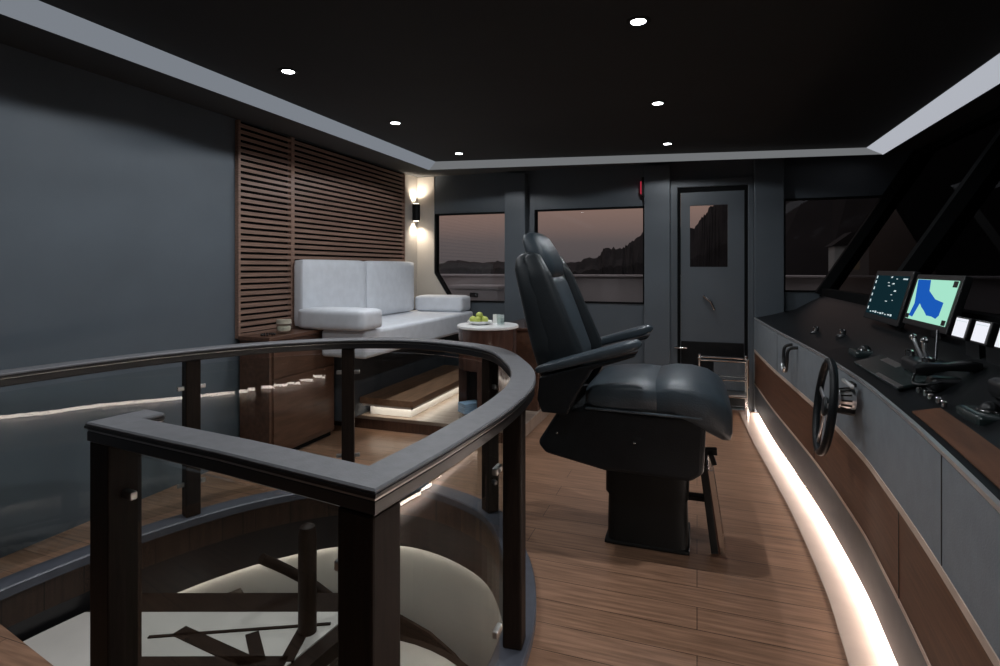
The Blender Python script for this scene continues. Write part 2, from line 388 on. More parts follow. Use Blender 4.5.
# ============================================================ ceiling lights
def downlight(x, y, label):
    t = thing('ceiling_light', label, 'ceiling light', (x, y, 2.26), 'recessed downlights')
    bm = B(); lathe(bm, [(.030, 2.2605), (.048, 2.2605), (.048, 2.258), (.045, 2.256), (.032, 2.256), (.030, 2.258)], x, y, 28)
    link('trim_ring', bm, 'chairmetal', t, smooth=True)
    link('diffuser', lathe(B(), [(.001, 2.257), (.030, 2.257), (.030, 2.2595), (.001, 2.2595)], x, y, 24), 'led_down', t)
    ld = bpy.data.lights.new('downlight_beam', 'SPOT'); ld.energy = P_DOWN; ld.spot_size = math.radians(160.5); ld.spot_blend = .10; ld.shadow_soft_size = .02; ld.color = (.92, .96, 1)
    lo = bpy.data.objects.new('downlight_beam', ld); C.objects.link(lo); lo.parent = t; lo.location = (0, 0, -.006)
    l2 = bpy.data.lights.new('downlight_core', 'SPOT'); l2.energy = P_BEAM; l2.spot_size = math.radians(95); l2.spot_blend = .9; l2.shadow_soft_size = .03; l2.color = (.95, .97, 1)
    lo = bpy.data.objects.new('downlight_core', l2); C.objects.link(lo); lo.parent = t; lo.location = (0, 0, -.006)
    return t
for x, y, lb in ((-.22, 2.28, 'largest, brightest recessed downlight, nearest one above the helm chair'),
                 (-.22, 3.45, 'recessed downlight in the middle of the right row, above the door side'),
                 (-.22, 4.60, 'recessed downlight at the far end of the right row, before the door'),
                 (-1.92, 2.28, 'recessed downlight nearest the blue-grey wall, left in the photo'),
                 (-1.92, 3.33, 'recessed downlight in the middle of the left row, before the slatted panel'),
                 (-1.92, 4.40, 'recessed downlight at the far end of the left row, near the sconce'),
                 (-.22, 1.13, 'recessed downlight at the near end of the right row, beside the corner post'),
                 (-1.92, 1.20, 'recessed downlight at the near end of the left row, right above the stairwell opening')):
    downlight(x, y, lb)

# ============================================================ wall sconce
SX, SY = -2.905, 5.30
t = thing('wall_sconce', 'dark cylindrical up-and-down wall sconce in the corner beside the slatted panel', 'wall lamp', (-2.858, 5.40, 1.79))
link('body', lathe(B(), [(.036, 1.79), (.042, 1.795), (.042, 1.965), (.036, 1.97)], -2.858, 5.40, 24), 'chairmetal', t, smooth=True)
link('bracket', bx(-2.902, -2.87, 5.38, 5.42, 1.84, 1.92), 'chairmetal', t)
for z0, z1, d in ((1.972, 1.974, 1), (1.786, 1.788, -1)):
    link('lens', lathe(B(), [(.001, z0), (.030, z0), (.030, z1), (.001, z1)], -2.858, 5.40, 20), 'sconce_lens', t)
    ld = bpy.data.lights.new('sconce_beam', 'SPOT'); ld.energy = P_SCONCE; ld.spot_size = math.radians(125); ld.spot_blend = .9; ld.shadow_soft_size = .012; ld.color = (1, .86, .70)
    lo = bpy.data.objects.new('sconce_beam', ld); C.objects.link(lo); lo.parent = t; lo.location = (.0, 0, .19 if d > 0 else -.008)
    if d > 0: lo.rotation_euler = (PI, 0, 0)
t = thing('alarm_light', 'small red alarm light on the post left of the door', 'alarm light', (-.475, 5.40, 2.05))
link('housing', bx(-.492, -.468, 5.415, 5.50, 1.96, 2.135), 'chairmetal', t)
link('lens', cushion(B(), -.508, -.488, 5.43, 5.48, 1.98, 2.10, 3), 'red', t, smooth=True)

# ============================================================ slatted wall panels
def slats(y0, y1, label):
    t = thing('slatted_panel', label, 'wall panel', (-2.86, (y0+y1)/2, .85), 'slatted wood panels behind the settee')
    bm = B()
    for y in (y0, y1-.018): box(bm, -2.90, -2.870, y, y+.018, .84, 2.265)
    box(bm, -2.90, -2.870, y0, y1, .81, .84)
    link('frame', bm, 'slat', t)
    link('backing', bx(-2.90, -2.893, y0+.03, y1-.03, .84, 2.265), 'darkframe', t)
    bm = B(); n = 34; p = (2.262-.845)/n
    for i in range(n):
        z = .847+i*p
        prism(bm, [(-2.892, y0+.018, z+.004), (-2.873, y0+.018, z), (-2.873, y0+.018, z+p*.54), (-2.892, y0+.018, z+p*.54+.004)], (0, y1-y0-.036, 0))
    link('slats', bm, 'slat', t)
slats(2.93, 3.46, 'narrow slatted wood panel beside the plain blue-grey wall')
slats(3.46, 5.18, 'wide slatted wood panel running behind the pale settee to the corner')

# ============================================================ settee
t = thing('settee', 'pale grey upholstered settee on a dark plinth against the slatted panel', 'sofa', (-2.5, 4.4, .1))
link('plinth', bx(-2.865, -2.54, 3.64, 5.45, .10, .63), 'fabricdark', t, bevel=.01)
bm = B(); prism(bm, [(x, y, .63) for x, y in ((-2.60, 3.43), (-2.215, 3.43), (-2.215, 5.46), (-2.866, 5.46), (-2.866, 3.645), (-2.60, 3.645))], (0, 0, .20))
link('seat_cushion', bm, 'fabric', t, smooth=True, angle=60, bevel=.028, seg=4)
for y0, y1 in ((3.45, 4.305), (4.32, 5.20)):
    link('back_cushion', cushion(B(), -2.866, -2.765, y0, y1, .838, 1.345, 4, .005), 'fabric', t, smooth=True, angle=60)
link('armrest', cushion(B(), -2.76, -2.185, 3.36, 3.62, .835, .985, 5, .004), 'fabric', t, smooth=True, angle=60)
link('armrest', cushion(B(), -2.78, -2.24, 5.20, 5.46, .832, .995, 5, .004), 'fabric', t, smooth=True, angle=60)
# step
t = thing('wooden_step', 'long walnut step with lit underside below the pale settee', 'step', (-2.28, 4.6, .1))
link('tread', bx(-2.53, -2.055, 3.83, 5.40, .205, .255), 'stepwood', t, bevel=.004)
link('riser_box', bx(-2.50, -2.13, 3.94, 5.38, .10, .205), 'white', t)
bm = B(); box(bm, -2.122, -2.085, 3.90, 5.38, .196, .204); box(bm, -2.50, -2.09, 3.865, 3.90, .196, .204)
o = link('light_strip', bm, 'led_step', t)
bm = B(); box(bm, -2.085, -2.07, 3.845, 5.39, .185, .205); box(bm, -2.52, -2.07, 3.845, 3.86, .185, .205)
o = link('edge_lip', bm, 'white', t)

# ============================================================ side cabinet at the near end of the settee
t = thing('side_cabinet', 'brown walnut cabinet at the near end of the settee', 'cabinet', (-2.75, 3.2, 0))
link('carcass', bx(-2.867, -2.62, 2.935, 3.625, .04, .80), 'walnut', t, bevel=.004)
link('worktop', bx(-2.868, -2.605, 2.92, 3.63, .80, .83), 'walnut', t, bevel=.006)
dw = link('drawer', bx(-2.622, -2.606, 2.96, 3.60, .55, .735), 'walnut', t, bevel=.003)
link('gap_shade', bx(-2.6215, -2.61, 2.95, 3.61, .738, .765), 'darkframe', dw)  # black strip painting the shade in the gap above the drawer
dd = link('cupboard_door', bx(-2.622, -2.606, 2.96, 3.60, .08, .545), 'walnut', t, bevel=.003)
bm = B(); lathe(bm, [(.001, .0), (.010, .0), (.012, .01), (.008, .018), (.001, .02)], 0, 0, 16)
bmesh.ops.rotate(bm, verts=bm.verts, cent=(0, 0, 0), matrix=Matrix.Rotation(PI/2, 3, 'Y')); bmesh.ops.translate(bm, verts=bm.verts, vec=(-2.607, 3.14, .50))
link('knob', bm, 'chrome', dd, smooth=True)
link('plinth', bx(-2.86, -2.65, 2.96, 3.62, 0, .04), 'darkframe', t)
t = thing('candle_jar', 'ivory candle in a small round jar on the walnut side cabinet', 'candle', (-2.68, 3.14, .83))
link('jar', lathe(B(), [(.001, .83), (.040, .83), (.052, .845), (.054, .875), (.046, .90), (.043, .895), (.048, .872), (.046, .85), (.001, .845)], -2.68, 3.14, 28), 'tumbler', t, smooth=True)
link('wax', lathe(B(), [(.001, .847), (.040, .849), (.045, .866), (.043, .882), (.001, .884)], -2.68, 3.14, 24), 'wax', t, smooth=True)
link('rim_band', lathe(B(), [(.047, .899), (.050, .899), (.048, .925), (.045, .925)], -2.68, 3.14, 24), 'lid', t, smooth=True)
bm = B()
for i in range(14):
    a = i*.42; r = .045+.004*math.sin(3*a); bmesh.ops.create_uvsphere(bm, u_segments=8, v_segments=6, radius=.0075, matrix=Matrix.Translation((-2.70+r*.8*math.cos(a), 3.01+r*math.sin(a), .8375)))
tag(link('bead_string', bm, 'bead', smooth=True), 'small dark string of beads lying on the cabinet left of the candle jar', 'beads')

# ============================================================ drum table and what stands on it
TX, TY, TR = -1.556, 4.135, .238
t = thing('drum_table', 'dark walnut drum side table with round white top beside the settee', 'side table', (TX, TY, .1))
bm = B()
lathe(bm, [(TR*.97, .10), (TR*.97, .17)], TX, TY, 48)
lathe(bm, [(TR*.97, .50), (TR*.97, .81)], TX, TY, 48)
a0 = math.radians(234); hw = math.radians(36)
out = [(TX+TR*.97*math.cos(a0+hw+(2*PI-2*hw)*k/36), TY+TR*.97*math.sin(a0+hw+(2*PI-2*hw)*k/36)) for k in range(37)]
inn = [(TX-.02*0+TR*.72*math.cos(a0+hw*1.2+(2*PI-2.4*hw)*k/36), TY+TR*.72*math.sin(a0+hw*1.2+(2*PI-2.4*hw)*k/36)) for k in range(37)]
rs = []
for k in range(37): rs.append([(*out[k], .17), (*out[k], .50), (*inn[k], .50), (*inn[k], .17)])
rings(bm, rs)
link('drum', bm, 'walnutdark', t, smooth=True, angle=30)
o = link('table_top', lathe(B(), [(TR*.98, .81), (TR*1.02, .815), (TR*1.02, .83), (TR*1.0, .835)], TX, TY, 56), 'white', t, smooth=True); o['label'] = 'round white table top'
def magazine(cx, cy, z, rot, m, name, lb, w=.15, d=.11, h=.075):
    bm = B()
    for i in range(5):
        box(bm, -w/2+.002*(i % 2), w/2, -d/2, d/2-.003*(i % 3), i*h/5, (i+.9)*h/5)
    bmesh.ops.rotate(bm, verts=bm.verts, cent=(0, 0, 0), matrix=Matrix.Rotation(rot, 3, 'Z')); bmesh.ops.translate(bm, verts=bm.verts, vec=(cx, cy, z))
    return tag(link(name, bm, m, bevel=.002), lb, 'magazines')
magazine(TX-.10, TY-.135, .172, .9, 'blue', 'magazine_stack', 'pale blue magazines lying in the open niche of the drum table')
bm = B(); box(bm, -.008, .008, -.045, .045, 0, .20)
bmesh.ops.rotate(bm, verts=bm.verts, cent=(0, 0, 0), matrix=Matrix.Rotation(.25, 3, 'Y') @ Matrix.Rotation(.5, 3, 'Z')); bmesh.ops.translate(bm, verts=bm.verts, vec=(TX-.02, TY-.10, .25))
tag(link('folded_card', bm, 'paper', bevel=.002), 'cream folded card standing on the blue magazines in the niche', 'card')
px, py = TX-.06, TY-.02
t = thing('serving_dish', 'low white dish of limes on the white drum table top', 'dish', (px, py, .835))
link('bowl', lathe(B(), [(.001, .835), (.06, .835), (.095, .852), (.10, .865), (.094, .864), (.062, .845), (.001, .843)], px, py, 36), 'white', t, smooth=True)
for i, (dx, dy, dz, lb) in enumerate(((-.05, -.02, .0, 'lime at the left of the white dish'), (.0, -.045, .0, 'lime at the front of the white dish'), (.05, -.015, .0, 'lime at the right of the white dish, nearest the tumbler'),
                                  (.005, .04, .0, 'lime at the back of the white dish'), (-.002, -.005, .033, 'lime on top of the others in the white dish'))):
    bm = B(); bmesh.ops.create_uvsphere(bm, u_segments=18, v_segments=12, radius=.026)
    for v in bm.verts:
        v.co.x *= 1.15
        if abs(v.co.x) > .027: v.co.x *= 1.08
    bmesh.ops.rotate(bm, verts=bm.verts, cent=(0, 0, 0), matrix=Matrix.Rotation(i*1.1, 3, 'Z')); bmesh.ops.translate(bm, verts=bm.verts, vec=(px+dx, py+dy, .875+dz))
    tag(link('lime', bm, 'lime', smooth=True), lb, 'fruit', 'limes in the white dish')
bm = B(); bar(bm, (px+.075, py+.10, .872), (px+.165, py+.055, .872), .004, .075); bar(bm, (px+.085, py+.12, .872), (px+.175, py+.075, .872), .004, .075)
tag(link('table_card', bm, 'white'), 'white folded card standing behind the dish on the drum table', 'card')
t = thing('water_tumbler', 'clear glass tumbler of water on the drum table, right of the dish', 'glass', (TX+.115, TY-.02, .835))
link('tumbler', lathe(B(), [(.001, .835), (.030, .835), (.034, .92), (.031, .92), (.027, .843), (.001, .843)], TX+.115, TY-.02, 24), 'tumbler', t, smooth=True)
link('water', lathe(B(), [(.001, .8435), (.0262, .8435), (.0285, .885), (.001, .885)], TX+.115, TY-.02, 24), 'tumbler', t, smooth=True)
# cabinet behind the drum table
t = thing('low_cabinet', 'reddish walnut low cabinet behind the drum table and the helm chair', 'cabinet', (-1.42, 4.85, .1))
link('carcass', bx(-1.60, -1.235, 4.45, 5.25, .10, .76), 'walnut', t, bevel=.004)
link('worktop', bx(-1.615, -1.225, 4.43, 5.26, .76, .785), 'walnutdark', t, bevel=.005)
for y0, y1 in ((4.47, 4.845), (4.855, 5.23)):
    d = link('door', bx(-1.236, -1.222, y0, y1, .13, .745), 'walnut', t, bevel=.003)
    link('handle', bx(-1.223, -1.208, (y0+y1)/2-.05, (y0+y1)/2+.05, .70, .71), 'chrome', d)

# ============================================================ stair railing
t = thing('stair_railing', 'dark walnut and glass railing with a curved handrail, its top sheen painted grey, round the stairwell', 'railing', (-1.5, 1.9, 0))
hook = [(-1.475, 1.19), (-1.515, 1.10)]
path = [(p.x, p.y) for p in RAIL] + [(-1.0, 1.015), (END.x-.02, END.y)]
path2 = path + [(END.x-.005, 1.18)]
def rail(prof, name, m, pth, **k):
    return link(name, sweep(B(), [(x, y, .868) for x, y in pth], prof), m, t, smooth=True, angle=25, **k)
rail([(-.047, -.004), (.047, -.004), (.047, .0), (.043, .004), (-.043, .004), (-.047, 0)], 'handrail_cap', 'railtop', path2)
hr = rail([(-.045, -.014), (-.049, -.012), (-.049, -.005), (.049, -.005), (.049, -.012), (.045, -.014), (.040, -.018), (.044, -.022), (.044, -.045), (.038, -.05), (-.038, -.05), (-.044, -.045), (-.044, -.022), (-.040, -.018)], 'handrail', 'raildark', path2)
link('handrail_inlay', sweep(B(), [(x, y, .868) for x, y in path2], [(-.0425, -.020), (.0425, -.020), (.0425, -.0165), (-.0425, -.0165)]), 'steel', t)
kb = link('kerb', sweep(B(), [(x, y, 0) for x, y in path if not (x < -2.5 and y < 1.3)], [(-.05, .001), (.056, .001), (.056, .035), (.05, .04), (-.044, .04), (-.05, .035)]), 'kerb', t, smooth=True, angle=25)
def near(px_, py_):
    return min(range(len(RAIL)), key=lambda i: (RAIL[i].x-px_)**2+(RAIL[i].y-py_)**2)
posts = []
def post(x, y, ang, w, d):
    bm = B(); box(bm, -w/2, w/2, -d/2, d/2, .04, .820)
    bmesh.ops.rotate(bm, verts=bm.verts, cent=(0, 0, 0), matrix=Matrix.Rotation(ang, 3, 'Z')); bmesh.ops.translate(bm, verts=bm.verts, vec=(x, y, 0))
    link('post', bm, 'post', t, bevel=.006)
pidx = []
for (x, y) in ((-2.595, 1.25), (-2.385, 2.17), (-1.90, 2.76), (-.975, 2.67), (-.575, 1.74)):
    i = near(x, y); pidx.append(i); p = RAIL[i]; d = RAIL[min(i+1, len(RAIL)-1)]-RAIL[i-1]
    post(p.x, p.y, math.atan2(d.y, d.x), .070, .064)
ea = math.radians(-7)
post(-.605, .95, ea, .088, .088); post(END.x-.025, END.y+.008, ea, .088, .088)
# glass panes between the posts
def glasspane(pts):
    return link('glass_panel', sweep(B(), [(x, y, 0) for x, y in pts], [(-.005, .085), (.005, .085), (.005, .79), (-.005, .79)]), 'clear', t)
idx = [pidx[0]] + pidx[1:]
seqs = []
for a, b in zip(idx[:-1], idx[1:]): seqs.append((a, b))
def trimseq(pts, d):
    out = [Vector(p) for p in pts]
    for _ in (0, 1):
        v = (out[1]-out[0]).normalized(); 
        while len(out) > 2 and (out[1]-out[0]).length < d: out.pop(0)
        out[0] = out[0]+(out[1]-out[0]).normalized()*d*.9
        out.reverse()
    return out
panes = []
for a, b in seqs: panes.append(trimseq([(p.x, p.y) for p in RAIL[a:b+1]], .04))
panes.append(trimseq([(p.x, p.y) for p in RAIL[:pidx[0]+1]], .04))
panes.append(trimseq([(p.x, p.y) for p in RAIL[pidx[-1]:]], .05))
panes.append([Vector((-.66, .957)), Vector((END.x+.03, END.y+.0))])
for pn in panes:
    glasspane(pn)
    for q, r in ((pn[0], pn[1]), (pn[-1], pn[-2])):
        d = (r-q).normalized()
        for z in (.20, .68):
            bm = B(); bar(bm, (q.x-d.x*.02, q.y-d.y*.02, z), (q.x+d.x*.03, q.y+d.y*.03, z), .018, .022); link('glass_clamp', bm, 'steel', t, bevel=.004)

# ============================================================ stairwell and spiral staircase
CX, CY = -1.50, 1.87
OUTW = offset(WELL, .02)
bm = B(); sweep(bm, [(x, y, 0) for x, y in WELL_IN], [(-.02, -.30), (.0, -.30), (.0, -.002), (-.02, -.002)], closed=True)
struct(link('trim_6', bm, 'raildark'))
bm = B(); sweep(bm, [(x, y, 0) for x, y in offset(WELL, .01)], [(-.06, -1.98), (0, -1.98), (0, -.25), (-.06, -.25)], closed=True)
struct(link('wall_stairwell', bm, 'creamwall'))
struct(link('floor_lower', bx(-3.4, .6, .2, 4.0, -2.08, -1.98), 'cream'))
bm = B(); sweep(bm, [(x, y, 0) for x, y in offset(WELL, .028)][5:-4], [(-.008, -.29), (.008, -.29), (.008, -.27), (-.008, -.27)])
tag(link('stairwell_fill_light', bm, 'led_well_fill'), 'added hidden fill light strip under the rim of the stairwell opening', 'light strip')  # added strip, put in to brighten the treads and lining
t = thing('spiral_staircase', 'spiral staircase with cream treads edged in dark wood below the railing', 'staircase', (CX, CY, -1.98))
link('newel_post', lathe(B(), [(.036, -1.98), (.036, .20), (.030, .24), (.012, .25)], CX+.02, CY, 20), 'post', t, smooth=True)
NT = 7; da = math.radians(45); RO = .93; rise = .19
def pol(r, a): return (CX+r*math.cos(a), CY+r*math.sin(a))
def wellr(a):     # distance from the axis to the stairwell lining in direction a
    best = 9; c, s = math.cos(a), math.sin(a)
    n = len(WELL_IN)
    for i in range(n):
        x1, y1 = WELL_IN[i][0]-CX, WELL_IN[i][1]-CY; x2, y2 = WELL_IN[(i+1) % n][0]-CX, WELL_IN[(i+1) % n][1]-CY
        dx, dy = x2-x1, y2-y1; den = c*dy-s*dx
        if abs(den) < 1e-9: continue
        tt = (x1*dy-y1*dx)/den; u = (x1*s-y1*c)/den*-1 if False else ((x1*s-y1*c)/(dx*-s+dy*c) if abs(dx*-s+dy*c) > 1e-9 else -1)
        if tt > 0 and -1e-6 <= u <= 1+1e-6: best = min(best, tt)
    return best if best < 9 else .9
A0 = math.radians(256); LAND = math.radians(60)
def clip(poly, p, n):      # keep the part of poly on the side of point p that n points to
    o = []
    for i in range(len(poly)):
        a, b = poly[i], poly[(i+1) % len(poly)]
        da_, db = (a[0]-p[0])*n[0]+(a[1]-p[1])*n[1], (b[0]-p[0])*n[0]+(b[1]-p[1])*n[1]
        if da_ >= 0: o.append(a)
        if da_*db < 0: u = da_/(da_-db); o.append((a[0]+(b[0]-a[0])*u, a[1]+(b[1]-a[1])*u))
    return o
LIN = offset(WELL, .075); nl = (.333, -.943)
base = clip(clip(LIN, (-1.5-.15*nl[0], 2.0-.15*nl[1]), nl), (-1.33, 1.9), (-1, .12))
inl = clip(clip(offset(WELL, .085), (-1.5, 2.0), nl), (-1.40, 1.9), (-1, .12))
tr = link('tread', prism(B(), [(x, y, -.25) for x, y in base], (0, 0, .06)), 'post', t)
link('tread_inlay', prism(B(), [(x, y, -.19) for x, y in inl], (0, 0, .006)), 'cream', tr)
for p, q, w in (((-1.97, 1.70), (-1.55, 1.645), .06), ((-1.68, 1.785), (-1.53, 1.66), .05), ((-2.05, 1.63), (-1.42, 1.94), .014), ((-2.0, 1.50), (-1.44, 1.70), .05), ((-1.52, 1.93), (-1.44, 1.70), .05)):
    link('landing_bar', bar(B(), (*p, -.183), (*q, -.183), w, .008), 'post', tr)  # dark bars across the pale landing
for k in range(1, NT):
    a1 = A0-LAND-(k-1)*da+math.radians(3); a2 = a1-da-math.radians(4); z = -.19-k*rise
    r = min(wellr(a1), wellr(a2), wellr((a1+a2)/2))-.03
    arc = [a1+(a2-a1)*j/6 for j in range(7)]
    bm = B(); prism(bm, [(*pol(.036, a), z-.05) for a in (a2, a1)]+[(*pol(min(r, wellr(a)-.03), a), z-.05) for a in arc], (0, 0, .05))
    tr = link('tread', bm, 'post', t)
    i1, i2 = a1-math.radians(2.2), a2+math.radians(4.5)
    ar2 = [i1+(i2-i1)*j/6 for j in range(7)]
    bm = B(); prism(bm, [(*pol(.16, a), z) for a in (i2, i1)]+[(*pol(min(r, wellr(a)-.03)-.05, a), z) for a in ar2], (0, 0, .006))
    link('tread_inlay', bm, 'cream', tr)
# outer stringer and inner guard rail, both following the treads
st = []; 
for j in range(4, NT*4+1):
    a = A0-LAND+da-j/4*da; z = -.15-j/4*rise; rr = wellr(a)-.012
    st.append((*pol(rr, a), z))
sweep_b = sweep(B(), st, [(-.006, -.16), (.012, -.16), (.012, .08), (-.006, .08)])
link('stringer', sweep_b, 'post', t)
gp = [(*pol(.30, A0-LAND+da-j/4*da-math.radians(10)), .30-j/4*rise) for j in range(6, NT*4+1)]
link('guard_rail', tube(B(), gp, .022, 12), 'post', t, smooth=True)
for k in range(2, NT):
    a = A0-LAND+da-(k+.5)*da-math.radians(10); z = .30-(k+.5)*rise
    link('baluster', tube(B(), [(*pol(.30, a), z), (*pol(.30, a), z-.49+.02)], .012, 8), 'post', t)

# ============================================================ helm chair
CYH = 2.75
t = thing('helm_chair', 'large black leather helm chair on a pedestal facing the console', 'chair', (-.22, CYH, 0)); CHAIR = t
link('base_plate', cushion(B(), -.385, -.025, CYH-.13, CYH+.19, 0, .02, 3), 'chairmetal', t, smooth=True)
bm = B(); rs = []
for z, a, b, xc in ((.015, .172, .20, -.205), (.22, .168, .195, -.205), (.235, .178, .2, -.207), (.42, .178, .2, -.207)):
    rs.append(sring((xc, CYH+.03, z), (1, 0, 0), (0, 1, 0), a, b*.78, 8, 40))
link('pedestal', rings(bm, rs), 'chairmetal', t, smooth=True)
# cantilevered seat box, tapered towards the back
y0, y1 = CYH-.275, CYH+.275
bm = B(); prism(bm, [(-.655, y0, .48), (-.62, y0, .435), (-.36, y0, .385), (-.02, y0, .38), (.03, y0, .42), (.04, y0, .655), (-.43, y0, .665), (-.56, y0, .64)], (0, y1-y0, 0))
sb = link('seat_box', bm, 'leather', t, bevel=.02, seg=3)
for x, z in ((-.565, .535), (-.24, .525)):
    bm = B(); bmesh.ops.create_uvsphere(bm, u_segments=10, v_segments=8, radius=.006, matrix=Matrix.Translation((x, y0-.001, z))); link('screw', bm, 'chrome', sb, smooth=True)
# seat cushion, two lobes
def lobe(secs): 
    bm = B(); return loft(bm, secs)
X1, Y1, Z1 = (1, 0, 0), (0, 1, 0), (0, 0, 1)
def xs(x, z0, z1, w, p=4.5):
    z0 -= .05; z1 -= .055
    return ((x, CYH, (z0+z1)/2), Y1, Z1, w, (z1-z0)/2, p)
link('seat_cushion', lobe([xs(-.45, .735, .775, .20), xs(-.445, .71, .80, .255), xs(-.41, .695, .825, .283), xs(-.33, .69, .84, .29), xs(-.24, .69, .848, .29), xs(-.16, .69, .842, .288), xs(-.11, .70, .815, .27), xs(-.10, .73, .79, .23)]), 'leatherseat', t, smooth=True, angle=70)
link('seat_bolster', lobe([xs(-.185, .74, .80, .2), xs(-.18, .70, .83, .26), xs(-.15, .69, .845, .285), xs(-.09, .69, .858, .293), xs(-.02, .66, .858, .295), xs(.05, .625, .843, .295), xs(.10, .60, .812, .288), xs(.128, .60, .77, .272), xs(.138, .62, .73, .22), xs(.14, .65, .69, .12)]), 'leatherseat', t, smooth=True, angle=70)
link('seat_piping', tube(B(), [(-.44, CYH-.28, .66), (-.2, CYH-.288, .658), (.02, CYH-.29, .655), (.03, CYH-.285, .655)], .006, 8), 'leatherseat', t, smooth=True)
# backrest
ax = Vector((-.18, 0, .62)).normalized(); nx = Vector((ax.z, 0, -ax.x))
def bs(s, th, w, yoff=0, fwd=0, p=4): c = Vector((-.565, CYH+yoff, .76)) + ax*s + nx*fwd; return (tuple(c), tuple(nx), Y1, th, w, p)
link('backrest', loft(B(), [bs(-.04, .04, .19), bs(-.03, .085, .24), bs(.02, .095, .27), bs(.2, .09, .285), bs(.4, .078, .28), bs(.545, .07, .265), bs(.60, .05, .235), bs(.615, .025, .19)]), 'leatherside', t, smooth=True, angle=70)
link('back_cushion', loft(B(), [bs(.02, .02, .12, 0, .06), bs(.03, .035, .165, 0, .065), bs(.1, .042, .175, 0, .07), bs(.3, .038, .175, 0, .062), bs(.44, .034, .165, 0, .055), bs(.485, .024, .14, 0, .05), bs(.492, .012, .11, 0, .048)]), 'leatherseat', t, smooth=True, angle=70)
for s in (-1, 1):
    link('side_bolster', loft(B(), [bs(.0, .03, .02, s*.235, .07), bs(.01, .06, .04, s*.235, .07), bs(.1, .075, .048, s*.24, .068), bs(.3, .062, .045, s*.24, .058), bs(.48, .05, .042, s*.235, .05), bs(.585, .034, .034, s*.225, .04), bs(.60, .016, .016, s*.22, .036)], 28), 'leatherside', t, smooth=True, angle=70)
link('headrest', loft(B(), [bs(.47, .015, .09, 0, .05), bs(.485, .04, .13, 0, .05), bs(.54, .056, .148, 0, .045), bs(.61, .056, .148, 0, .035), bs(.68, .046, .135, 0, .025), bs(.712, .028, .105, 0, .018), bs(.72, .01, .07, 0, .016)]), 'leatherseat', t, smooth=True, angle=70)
# armrests
for s in (-1, 1):
    ya = CYH+s*.325
    lift = 0 if s < 0 else .0
    bm = B(); prism(bm, [(-.62, ya-.042, .80), (-.22, ya-.042, .925), (-.23, ya-.042, .908), (-.40, ya-.042, .845), (-.48, ya-.042, .70), (-.50, ya-.042, .645), (-.61, ya-.042, .645), (-.63, ya-.042, .70)], (0, .084, 0))
    link('arm_support', bm, 'leather', t, bevel=.015, seg=3)
    d = Vector((.42, 0, .135)).normalized(); n = Vector((-d.z, 0, d.x))
    def as_(u, a, b): return (tuple(Vector((-.645, ya, .822))+d*u), Y1, tuple(n), a, b, 4)
    link('armrest_pad', loft(B(), [as_(0, .02, .006), as_(.012, .038, .015), as_(.06, .046, .02), as_(.3, .05, .024), as_(.40, .05, .025), as_(.445, .042, .02), as_(.46, .022, .008)], 28), 'leatherseat', t, smooth=True, angle=70)
# foot rest below the seat front
ft = link('footrest_frame', bar(bar(bar(B(), (.03, CYH-.10, .395), (.075, CYH-.10, .02), .022, .03, (1, 0, 0)), (.03, CYH+.10, .395), (.075, CYH+.10, .02), .022, .03, (1, 0, 0)), (-.06, CYH, .22), (.05, CYH, .22), .05, .022), 'chairmetal', t, bevel=.003)
link('foot_plate', bar(B(), (.045, CYH, .385), (.095, CYH, .02), .22, .012, (1, 0, 0)), 'walnutdark', t, bevel=.003)
for s in (-.11, .11): link('foot_plate_edge', bar(B(), (.058, CYH+s, .385), (.108, CYH+s, .02), .008, .02, (1, 0, 0)), 'chrome', t)
bm = B(); bar(bm, (.02, CYH-.05, .45), (.085, CYH-.05, .455), .03, .03); bar(bm, (.055, CYH-.05, .46), (.075, CYH-.05, .395), .03, .02)
link('footrest_bracket', bm, 'chairmetal', t, bevel=.003)

CHAIR.location.x -= .015; CHAIR.scale = (1.05, 1.0, 1.0)
# ============================================================ helm console
CON = t = thing('helm_console', 'long curved helm console with slate leather front and walnut band', 'console', (.8, 2.6, 0))
def strip(z0, z1, o0, o1, th, name, m, lab=None, **k):
    bm = B(); sweep(bm, con(0, 0), [(-o0+.0, z0), (-o1, z1), (-o1-th, z1), (-o0-th, z0)])
    o = link(name, bm, m, t, smooth=True, angle=25, **k)
    if lab: o['label'] = lab
    return o
# in sweep() positive side = right of travel (+x when travelling +y); negative sign handled below
def strip(z0, z1, o0, o1, th, name, m, lab=None):
    bm = B(); sweep(bm, con(0, 0), [(o0, z0), (o1, z1), (o1+th, z1), (o0+th, z0)])
    o = link(name, bm, m, t, smooth=True, angle=25)
    if lab: o['label'] = lab
    return o
strip(.046, .255, .008, .004, .03, 'kick_panel', 'conkick')
strip(.255, .268, .001, .001, .03, 'lower_inlay', 'conline', 'thin pale oak inlay line')
strip(.268, .54, .004, .003, .03, 'wood_band', 'conwood', 'walnut band across the console front')
strip(.54, .563, .0, .0, .03, 'upper_inlay', 'conline', 'thin pale oak inlay line')
strip(.563, .834, .003, .003, .03, 'leather_front', 'conleather', 'slate grey leather front panel')
strip(.834, .845, .0, .0, .012, 'edge_trim', 'trimsilver')
strip(.0, .09, .046, .046, .02, 'plinth', 'toe_glow')
def atop(y):
    for p, q in zip(TOP[:-1], TOP[1:]):
        if p.y <= y <= q.y: return p.x+(q.x-p.x)*(y-p.y)/(q.y-p.y)
for y in (1.62, 3.0, 4.3):
    link('panel_seam', bx(atop(y)+.0015, atop(y)+.01, y-.002, y+.002, .565, .832), 'plastic', t)
for y in (2.02, 3.35): link('panel_seam', bx(atop(y)+.002, atop(y)+.01, y-.002, y+.002, .27, .538), 'plastic', t)
bm = B(); sweep(bm, con(0, 0), [(.008, .0465), (.030, .012), (.033, .013), (.011, .0475)])
